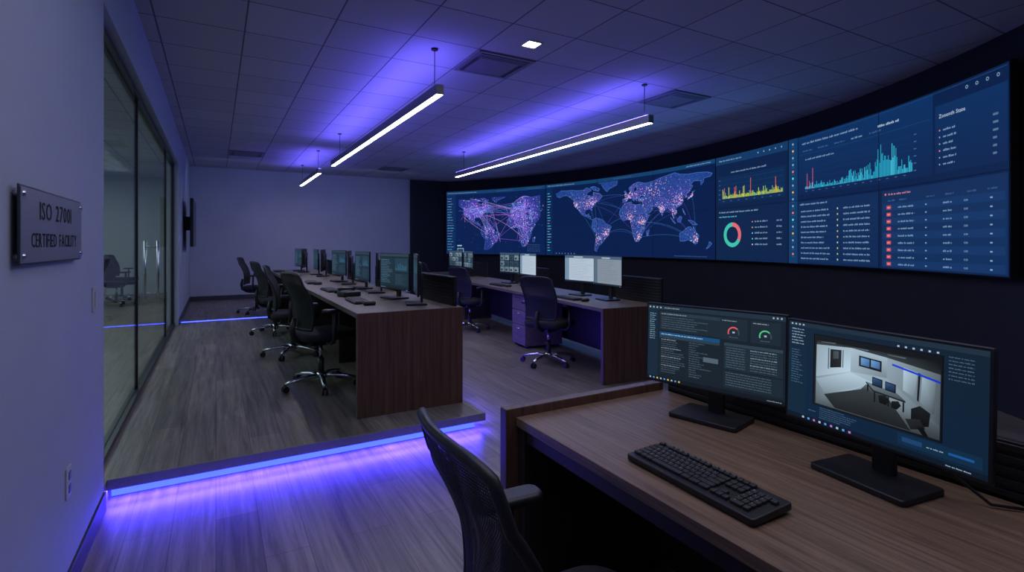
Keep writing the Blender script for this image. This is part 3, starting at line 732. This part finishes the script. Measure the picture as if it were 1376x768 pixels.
    for lx, ly, l_ in ((.47, .48, .10), (.525, .39, .13), (.74, .35, .12), (.63, .37, .12)): q([(lx, ly), (lx+.012, ly), (lx+.012, ly-l_), (lx, ly-l_)], 22, 8)
    for mx_, my_ in ((.51, .47), (.61, .45)):
        q([(mx_, my_), (mx_+.080, my_-.015), (mx_+.080, my_+.095), (mx_, my_+.11)], 14, 9); q([(mx_+.006, my_+.012), (mx_+.072, my_), (mx_+.072, my_+.085), (mx_+.006, my_+.098)], [rgb(30, 50, 80), rgb(24, 40, 70), rgb(40, 66, 100), rgb(56, 88, 130)], 10)
    q([(.56, .36), (.61, .38), (.64, .33), (.62, .26), (.57, .27)], [26, 30, 18, 12, 14], 11); q([(.66, .33), (.71, .35), (.73, .30), (.70, .24), (.66, .25)], [26, 30, 18, 12, 14], 11)
    q([(.74, .78), (.84, .75), (.82, .44), (.74, .50)], [200, 165, 120, 170], 6); q([(.87, .73), (.96, .70), (.95, .30), (.86, .40)], [175, 125, 76, 130], 6)
    q([(.845, .75), (.86, .745), (.85, .40), (.838, .42)], 24, 7)
    q([(.80, .30), (.86, .36), (.93, .30), (.92, .14), (.84, .10), (.80, .18)], [24, 30, 22, 12, 10, 16], 9); q([(.76, .16), (.86, .20), (.90, .10), (.80, .05)], [40, 36, 20, 26], 10)
    q([(.84, .10), (.88, .12), (.92, .02), (.88, .02)], 12, 10)
    q([(.66, .80), (.99, .70), (.99, .675), (.66, .775)], [rgb(30, 70, 220), rgb(20, 50, 200), rgb(20, 50, 190), rgb(20, 60, 200)], 11)
    for k in range(6): r(.62+k*.035, .915, .630+k*.035, .930, T, 3)
    for k in range(7): c.words(.845*w, (.90-k*.03)*h, .1*w, .022*h, D)
    for k in range(6): c.words(.21*w, (.165-k*.02)*h, random.uniform(.1, .25)*w, .018*h, D)
    r(.63, .07, .98, .17, rgb(16, 44, 70), 3); r(.65, .10, .74, .14, rgb(28, 66, 108), 4); r(.85, .11, .95, .13, rgb(26, 84, 150), 4); c.words(.76*w, .11*h, .07*w, .024*h, T, 4)
    c.words(.14*w, .11*h, .05*w, .024*h, D)
    for k in range(9): r(.1+k*.035, .012, .113+k*.035, .032, [T, rgb(90, 150, 220), rgb(180, 120, 200)][k % 3], 3)
    c.words(.84*w, .016*h, .1*w, .024*h, T)
    return c
MONS = {}
def monitor(name, label, loc, rz, w, h, lift, canvas, key, base=(.22, .17), group=None, tilt=0, off=.05):
    """screen faces local -Y; origin on the desk under the screen"""
    if key in MONS: return dup(MONS[key], loc, rz, label, group)
    t = thing(name, label, 'monitor', loc, rz, group)
    zc = lift+h/2; T = Matrix.Translation((0, 0, zc)) @ Matrix.Rotation(R(tilt), 4, 'X')
    mb = MB(); bz = .008
    mb.pill(0, 0, 0, w+2*bz, h+2*bz, .016, .006, .003, T @ Matrix.Translation((0, .007, 0)) @ Matrix.Rotation(PI/2, 4, 'X'))
    mb.pill(0, 0, 0, w*.62, h*.66, .03, .03, .012, T @ Matrix.Translation((0, .027, 0)) @ Matrix.Rotation(PI/2, 4, 'X'))
    hs = mb.build('housing', 'black', t)
    canvas.build('screen', 'screen', lambda x, y, L: tuple(T @ Vector((x-w/2, -.0012-.00012*L, y-h/2))), t)
    MB().pill(0, 0, 0, .058, zc*1.0, .018, .008, .003, Matrix.Translation((0, off, zc/2+.012)) @ Matrix.Rotation(PI/2, 4, 'X')).build('stand_neck', 'black', t)
    MB().pill(0, -.045+off, .008, base[0], base[1], .016, .012, .004).build('stand_base', 'black', t)
    MB().pill(w/2-.03, .0, lift-.004, .012, .004, .003, .001, .001).build('power_light', 'powled', hs)
    MONS[key] = t
    return t

# ------------------------------------------------------------------ near desk
NZ = .73
nd = thing('control_desk', 'warm walnut desk in the foreground carrying two monitors and a keyboard', 'desk', (1.3, .7, 0))
def npart(mb, name, mat, bev=.002):
    o = mb.build(name, mat, nd, bev); o.matrix_parent_inverse = Matrix.Translation((-1.3, -.7, 0)); return o
npart(MB().box(.955, 1.70, -.80, 1.652, NZ-.032, NZ), 'worktop', 'top2')
npart(MB().box(.965, 1.69, -.79, -.75, 0, NZ-.033), 'support_panel', 'panel', .003)
npart(MB().box(.965, 1.69, 1.61, 1.650, 0, NZ-.033), 'support_panel', 'inner', .003)
npart(MB().box(1.60, 1.625, -.75, 1.61, .05, NZ-.032), 'modesty_panel', 'inner')
npart(MB().box(.975, .99, -.75, 1.61, NZ-.085, NZ-.032), 'front_rail', 'inner')
tag(MB().box(.915, 1.70, 1.654, 1.700, 0, NZ+.032).build('end_screen', 'panel', None, .003), 'thick wooden end screen rising as a rim at the left end of the foreground desk', 'desk screen')
def divider(name, label, length, height, loc, rz, group, ribs=9, foot=0):
    t = thing(name, label, 'desk divider', loc, rz, group)   # runs along local Y from 0
    MB().box(-.012, .012, 0, length, -foot, height).build('panel', 'black', t, .003)
    mb = MB()
    for k in range(ribs):
        z = height*(k+.5)/ribs
        mb.box(-.020, -.012, .01, length-.01, z-height/ribs*.28, z+height/ribs*.28)
    mb.build('ribs', 'black', t, .002)
    return t
divider('desk_divider', 'low black ribbed screen along the back of the foreground desk', 2.38, .145, (1.725, -.74, NZ), 0, 'ribbed desk dividers', 5, NZ)

# monitors near
W_, H_ = .51, .289
monitor('desktop_monitor', 'left foreground monitor with dark dashboard and red and green gauges', (1.555, 1.285, NZ+.001), R(-75.9), W_, H_, .105, ui_near_left(W_, H_), 'n1', (.25, .17), 'foreground monitors', -2)
monitor('desktop_monitor', 'right foreground monitor showing a security camera view of a room', (1.525, .735, NZ+.001), R(-97.1), W_, H_, .105, ui_near_right(W_, H_), 'n2', (.25, .17), 'foreground monitors', -2)
tag(MB().tube([(1.56, .67, NZ+.12), (1.61, .60, NZ+.06), (1.62, .52, NZ+.008), (1.68, .45, NZ+.006)], .004, 8).build('cable', 'black'), 'black cable hanging behind the right foreground monitor onto the desk', 'cable')

# ------------------------------------------------------------------ keyboards
def keyboard_near(loc, rz):
    t = thing('keyboard', 'full-size black keyboard on the foreground desk before the monitors', 'keyboard', loc, rz)
    Wk, Dk = .425, .142
    T = Matrix.Rotation(R(3), 4, 'X')
    MB().pill(0, 0, .0135, Wk, Dk, .018, .010, .004, T).build('case', 'black', t)
    for sx in (-1, 1):
        MB().box(sx*.17-.02, sx*.17+.02, .045, .055, 0, .008).build('foot', 'black', t)
    u = .0186; x0 = -Wk/2+.010; cv = Canvas()
    rows = [
        (.056, [(0, 1, 'Esc')]+[(2+i+(.5 if i > 3 else 0)+(.5 if i > 7 else 0), 1, 'F%d' % (i+1)) for i in range(12)]+[(15.25+i, 1, '') for i in range(3)]),
        (.031, [(i, 1, c) for i, c in enumerate('`1234567890-=')]+[(13, 2, '')]+[(15.25+i, 1, '') for i in range(3)]+[(18.5+i, 1, c) for i, c in enumerate('N/*-')]),
        (.0125, [(0, 1.5, '')]+[(1.5+i, 1, c) for i, c in enumerate('QWERTYUIOP[]')]+[(13.5, 1.5, '')]+[(15.25+i, 1, '') for i in range(3)]+[(18.5+i, 1, c) for i, c in enumerate('789')]),
        (-.006, [(0, 1.75, '')]+[(1.75+i, 1, c) for i, c in enumerate("ASDFGHJKL;'")]+[(12.75, 2.25, '')]+[(18.5+i, 1, c) for i, c in enumerate('456')]),
        (-.0245, [(0, 2.25, '')]+[(2.25+i, 1, c) for i, c in enumerate('ZXCVBNM,./')]+[(12.25, 2.75, ''), (16.25, 1, '')]+[(18.5+i, 1, c) for i, c in enumerate('123')]),
        (-.043, [(0, 1.5, ''), (1.5, 1.25, ''), (2.75, 1.25, ''), (4, 6, ''), (10, 1.5, ''), (11.5, 1.75, ''), (13.25, 1.75, '')]+[(15.25+i, 1, '') for i in range(3)]+[(18.5, 2, '0'), (20.5, 1, '.')]),
    ]
    kc = {}
    sc = (Wk-.02)/(22.5*u)
    for y, ks in rows:
        for kx, kw, ch in ks:
            cx = x0+(kx+kw/2)*u*sc; ww = kw*u*sc-.0025
            key_ = round(kw, 2)
            p = T @ Vector((cx, y, .0260))
            if key_ not in kc:
                kc[key_] = MB().pill(0, 0, 0, ww, .0158, .009, .003, .0016, None, 3, 2, .0012).build('key', 'key', t); kb = kc[key_]
            else:
                kb = kc[key_].copy(); C.objects.link(kb)
            kb.parent = t; kb.location = p; kb.rotation_euler = (R(3), 0, 0)
            if ch: cv.text(cx-ww*.28, y+.0005, ch, .0042, (0, 0, 0), 0)
    cv.build('key_legend', 'legend', lambda x, y, L: tuple(T @ Vector((x, y, .0308))), t)
    return t
keyboard_near((1.115, .952, NZ+.001), R(-91.5))
KB = None
def keyboard(loc, rz, label, group):
    global KB
    if KB: return dup(KB, loc, rz, label, group)
    t = thing('keyboard', label, 'keyboard', loc, rz, group)
    MB().pill(0, 0, .009, .43, .14, .018, .008, .003).build('case', 'black', t)
    mb = MB()
    for r_ in range(5):
        for k in range(20): mb.box(-.205+k*.0206, -.205+k*.0206+.0175, -.058+r_*.0235, -.058+r_*.0235+.0195, .017, .024)
    mb.build('keys', 'key', t)
    KB = t; return t
MS = None
def mouse(loc, rz, label, group):
    global MS
    if MS: return dup(MS, loc, rz, label, group)
    t = thing('mouse', label, 'mouse', loc, rz, group)
    bd = MB().pill(0, 0, .017, .06, .105, .034, .028, .016).build('body', 'black', t)
    MB().cyl((-.004, .025, .032), (.004, .025, .032), .006, n=12).build('wheel', 'key', bd)
    MS = t; return t

# ------------------------------------------------------------------ office chair (faces local +X)
def make_chair(label, loc, rz, group):
    t = thing('office_chair', label, 'chair', loc, rz, group)
    MB().pill(.03, 0, .460, .49, .48, .070, .11, .030).build('seat', 'seatf', t)
    nu, nv = 14, 20
    def P(s, h, off):
        z = .53+.472*h
        wid = .214*(1-.12*(1-h)**3)*(1-.10*max(0, (h-.6)/.4)**2)
        x = -.205-.085*h+.038*math.sin(PI*min(1, h*1.25))-.03*max(0, h-.75)+.050*s*s*(1-.3*h)
        zz = z-.022*(abs(s)**4)*max(0, (h-.6)/.4)
        return Vector((x-off, s*wid, zz))
    vs = []; fs = []
    for off in (0, .008):
        for j in range(nv+1):
            for i in range(nu+1): vs.append(P(-1+2*i/nu, j/nv, off))
    w = nu+1; N = w*(nv+1)
    for j in range(nv):
        for i in range(nu):
            a = j*w+i; fs.append((a, a+1, a+w+1, a+w)); fs.append((N+a, N+a+w, N+a+w+1, N+a+1))
    bk = MB().add(vs, fs, True).build('backrest', 'fabric', t)
    rim = [P(-1+2*i/nu, 0, .004) for i in range(nu)]+[P(1, j/nv, .004) for j in range(nv)]+[P(1-2*i/nu, 1, .004) for i in range(nu)]+[P(-1, 1-j/nv, .004) for j in range(nv)]
    MB().tube(rim, .0115, 10, closed=True).build('back_frame', 'black', bk)
    MB().tube([(-.02, 0, .40), (-.16, 0, .395), (-.235, 0, .44), (-.250, 0, .52), (-.230, 0, .62)], [.022, .024, .026, .024, .016], 10).build('back_support', 'black', t)
    for s in (-1, 1):
        ap = MB().tube([(-.02, s*.16, .41), (-.02, s*.255, .415), (-.01, s*.285, .45), (-.005, s*.285, .675)], [.016, .018, .018, .017], 10).build('armrest', 'black', t)
        MB().pill(-.01, s*.28, .687, .20, .075, .030, .032, .012).build('armrest_pad', 'black', ap)
    MB().pill(-.01, 0, .395, .24, .17, .05, .03, .012).build('mechanism', 'black', t)
    gc = MB().cyl((0, 0, .10), (0, 0, .25), .027, .027).build('gas_column', 'black', t)
    MB().cyl((0, 0, .25), (0, 0, .38), .016, .016).build('gas_piston', 'chrome', gc)
    mb = MB(); mb.cyl((0, 0, .065), (0, 0, .125), .042, .034)
    for k in range(5):
        a = R(36+72*k); c, s = math.cos(a), math.sin(a)
        mb.tube([(.02*c, .02*s, .095), (.12*c, .12*s, .100), (.22*c, .22*s, .088), (.31*c, .31*s, .070)], [.026, .025, .021, .015], 8, flat=.75)
    sb = mb.build('star_base', 'chrome', t)
    for k in range(5):
        a = R(36+72*k); c, s = math.cos(a), math.sin(a); p = Vector((.305*c, .305*s, .028)); d = Vector((-s, c, 0))
        mb = MB()
        for q in (-1, 1): mb.cyl(p+d*q*.008, p+d*q*.024, .028, .027, 16)
        mb.cyl(p+Vector((0, 0, .018)), p+Vector((0, 0, .044)), .011, .009, 10)
        mb.build('caster', 'black', sb)
    return t
ch0 = make_chair('black mesh office chair in the foreground, seen from behind, at the near desk', (.665, .925, 0), R(-3), 'black office chairs')
gr = 'black office chairs'
dup(ch0, (.80, 4.80, PZ), R(14), 'black office chair nearest in the row along the left desk', gr)
dup(ch0, (.75, 6.30, PZ), R(-10), 'black office chair second nearest along the left desk', gr)
dup(ch0, (.72, 8.00, PZ), R(12), 'black office chair third along the left desk', gr)
dup(ch0, (.64, 10.5, PZ), R(-14), 'black office chair farthest back along the left desk by the blue floor line', gr)

# ------------------------------------------------------------------ left desk row on the platform
D1 = .75
dk = thing('bench_desk', 'long walnut bench desk on the raised platform with a row of monitors', 'desk', (1.28, 7.3, PZ))
def dpart(mb, name, mat, bev=.002):
    o = mb.build(name, mat, dk, bev); o.matrix_parent_inverse = Matrix.Translation((-1.28, -7.3, -PZ)); return o
dpart(MB().box(.872, 1.69, 3.80, 10.9, PZ+D1-.038, PZ+D1), 'worktop', 'top')
dpart(MB().box(.872, 1.69, 3.76, 3.80, PZ, PZ+D1), 'end_panel', 'panel')
dpart(MB().box(.872, 1.69, 10.9, 10.94, PZ, PZ+D1), 'end_panel', 'panel')
for y in (5.65, 7.25, 9.2): dpart(MB().box(1.12, 1.66, y-.015, y+.015, PZ, PZ+D1-.038), 'support_panel', 'inner')
for a, b in ((3.8, 5.635), (5.665, 7.235), (7.265, 9.185), (9.215, 10.9)): dpart(MB().box(1.62, 1.64, a, b, PZ+.08, PZ+D1-.038), 'modesty_panel', 'inner')
TZ = PZ+D1
divs = [(3.84, .76, 'black ribbed divider at the near corner of the left desk'), (5.3, .9, 'black ribbed divider behind the second monitor pair of the left desk'), (6.8, .9, 'black ribbed divider behind the third monitor pair of the left desk'), (8.3, 1.0, 'black ribbed divider behind the fourth monitor pair of the left desk')]
for y, l, lab in divs: divider('desk_divider', lab, l, .235, (1.662, y, TZ), 0, 'ribbed desk dividers')
ords = ['nearest', 'second', 'third', 'fourth', 'farthest']
angs = [12, 3, 8, -2, 6]
for i, (x, y) in enumerate([(1.42, 4.60), (1.42, 5.80), (1.42, 7.07), (1.42, 8.90), (1.34, 10.3)]):
    key = 'a' if i % 2 == 0 else 'b'
    monitor('desktop_monitor', 'monitor facing the camera in the %s monitor pair of the left desk' % ords[i], (x-.01, y+.06, TZ), R(-90+angs[i]), .52, .315, .09, ui_dark(.52, .315, 11+i), 'L'+key, (.24, .17), 'left desk monitors')
    monitor('desktop_monitor', 'monitor seen edge-on in the %s monitor pair of the left desk' % ords[i], (x+.01, y-.47, TZ), R(-90-16), .52, .315, .09, ui_dark(.52, .315, 31+i), 'M'+key, (.24, .17), 'left desk monitors')
    keyboard((x-.36, y-.05, TZ), R(-90+random.uniform(-6, 6)), 'black keyboard before the %s monitor pair of the left desk' % ords[i], 'left desk keyboards')
    mouse((x-.34, y-.36, TZ), R(-90), 'black mouse beside the %s keyboard of the left desk' % ords[i], 'left desk mice')
t = thing('desk_phone', 'black desk phone between the two nearest monitor pairs of the left desk', 'phone', (1.10, 5.08, TZ), R(-80))
bd = MB().pill(0, 0, .025, .19, .17, .05, .02, .012).build('body', 'black', t)
mb = MB(); mb.tube([(-.06, -.08, .055), (-.06, -.05, .068), (-.06, .05, .068), (-.06, .08, .055)], [.022, .014, .014, .022], 10); mb.build('handset', 'gloss', t)
mb = MB(); [mb.box(.0+i*.025, .018+i*.025, -.05+j*.022, -.035+j*.022, .048, .054) for i in range(3) for j in range(4)]; mb.build('keypad', 'key', bd)

# ------------------------------------------------------------------ right desk row on the lower floor
RZ2 = R(-5.7); O2 = Vector((3.25, 3.94, 0)); D2 = .74
def w2(x, y, z=0):
    c, s = math.cos(RZ2), math.sin(RZ2); return (O2.x+x*c-y*s, O2.y+x*s+y*c, z)
dk2 = thing('bench_desk', 'long walnut bench desk on the lower floor in front of the video wall', 'desk', tuple(O2), RZ2)
MB().box(0, .76, .04, 7.2, D2-.035, D2).build('worktop', 'top', dk2, .002)
MB().box(0, .76, 0, .04, 0, D2).build('end_panel', 'panel', dk2, .002)
MB().box(0, .76, 7.2, 7.24, 0, D2).build('end_panel', 'panel', dk2, .002)
for y in (2.35, 4.75): MB().box(.2, .72, y-.015, y+.015, 0, D2-.035).build('support_panel', 'inner', dk2)
for a, b in ((.04, 2.335), (2.365, 4.735), (4.765, 7.2)): MB().box(.70, .72, a, b, .08, D2-.035).build('modesty_panel', 'inner', dk2)
divider('desk_divider', 'black ribbed divider at the near corner of the right desk', .8, .27, w2(.735, .02, D2), RZ2, 'ribbed desk dividers')
divider('desk_divider', 'black ribbed divider behind the middle monitor pair of the right desk', 1.2, .27, w2(.735, 2.5, D2), RZ2, 'ribbed desk dividers')
divider('desk_divider', 'black ribbed divider behind the farthest monitors of the right desk', 1.5, .27, w2(.735, 5.0, D2), RZ2, 'ribbed desk dividers')
looks = [('white', 'grey'), ('tiled camera', 'white'), ('tiled camera', 'dark tiled')]
for i, (yc, dy) in enumerate(((.95, .30), (3.05, .35), (5.8, .42))):
    nm = ['nearest', 'middle', 'farthest'][i]
    ca = ui_light(.54, .32, 50) if i == 0 else ui_tiles(.54, .32, 50+i)
    cb_ = ui_light(.54, .32, 60, .74) if i == 0 else ui_light(.54, .32, 61) if i == 1 else ui_tiles(.54, .32, 62)
    monitor('desktop_monitor', '%s screen farther from the camera in the %s pair of the right desk' % (looks[i][0], nm), w2(.50, yc+dy, D2), R(-90+6), .54, .32, .165, ca, 'R%d' % i, (.24, .18), 'right desk monitors')
    monitor('desktop_monitor', '%s screen closer to the camera in the %s pair of the right desk' % (looks[i][1], nm), w2(.49, yc-dy, D2), R(-90-6), .54, .32, .165, cb_, 'S%d' % i, (.24, .18), 'right desk monitors')
    keyboard(w2(.17, yc, D2), R(-94), 'black keyboard before the %s monitor pair of the right desk' % nm, 'right desk keyboards')
    mouse(w2(.19, yc-.32, D2), R(-90), 'black mouse beside the %s keyboard of the right desk' % nm, 'right desk mice')
dup(ch0, w2(-.04, 1.05), R(24), 'black office chair nearest at the right desk, turned away from the camera', gr)
dup(ch0, w2(-.10, 3.6), R(18), 'black office chair in the middle of the right desk beyond the drawers', gr)
dup(ch0, w2(-.05, 6.0), R(8), 'black office chair farthest along the right desk', gr)
t = thing('drawer_pedestal', 'brown drawer pedestal under the right desk between two chairs', 'drawer unit', w2(.06, 1.88), RZ2)
MB().box(.018, .55, 0, .42, .03, .69).build('body', 'drawer', t, .002)
for k, (z0, z1) in enumerate(((.035, .29), (.298, .485), (.493, .685))):
    d = MB().box(0, .018, .004, .416, z0, z1).build('drawer', 'drawer', t, .002)
    MB().tube([(.0, .15, z1-.04), (-.02, .15, z1-.04), (-.02, .27, z1-.04), (0, .27, z1-.04)], .005, 8).build('handle', 'chrome', d)
for (x, y) in ((.05, .04), (.05, .38), (.5, .04), (.5, .38)): MB().cyl((x, y, 0), (x, y, .03), .02, n=12).build('foot', 'black', t)
# side-room chairs seen through glass
dup(ch0, (-1.75, 13.1, PZ-.002), R(40), 'office chair in the side room seen through the glass, the nearer of two', gr)
dup(ch0, (-1.85, 14.6, PZ-.002), R(-20), 'office chair in the side room seen through the glass, the farther of two', gr)

# ------------------------------------------------------------------ lights
def area(name, loc, rot, sx, sy, p, col):
    l = bpy.data.lights.new(name, 'AREA'); l.shape = 'RECTANGLE'; l.size = sx; l.size_y = sy; l.energy = p; l.color = col
    o = bpy.data.objects.new(name, l); C.objects.link(o); o.location = loc; o.rotation_euler = rot; return o
area('room_fill', (1.5, .9, 3.03), (0, 0, 0), 2.8, 2.4, 27, (.86, .82, 1.0))
area('aisle_fill', (2.6, 6.6, 3.03), (0, 0, 0), .5, 6.0, 22, (.60, .68, 1.0))
area('back_wash', (2.0, 11.8, 3.03), (R(30), 0, 0), 4.4, .6, 14, (.42, .48, 1.0))
area('lobby_light', (-2.4, 9.5, 3.0), (0, 0, 0), 1.5, 10, 95, (.72, .92, .96))
area('display_glow', (5.9, 7.2, 1.95), (0, R(90), 0), 1.2, 7, 24, (.12, .34, 1.0))
area('wall_wash', (.4, 2.3, 3.03), (0, R(-25), 0), .5, 2.5, 8, (.30, .38, 1.0))
area('platform_strip_glow', (.60, 3.45, .062), (R(-24), 0, 0), 2.2, .02, 32, (.062, .035, 1.0))
area('platform_side_glow', (1.728, 6.3, .064), (0, R(-35), 0), .02, 5.4, 62, (.062, .035, 1.0))
w = bpy.data.worlds.new('World'); bpy.context.scene.world = w; w.use_nodes = True
w.node_tree.nodes['Background'].inputs[0].default_value = (.20, .26, .58, 1); w.node_tree.nodes['Background'].inputs[1].default_value = .14

# ------------------------------------------------------------------ camera
cam = bpy.data.cameras.new('camera'); co = bpy.data.objects.new('camera', cam); C.objects.link(co)
cam.sensor_width = 36; cam.lens = 700/1376*36; cam.shift_y = -(384-328)/1376
cam.clip_start = .02
co.location = (0, 0, EYE); co.rotation_euler = (PI/2, 0, R(-29.6))
bpy.context.scene.camera = co
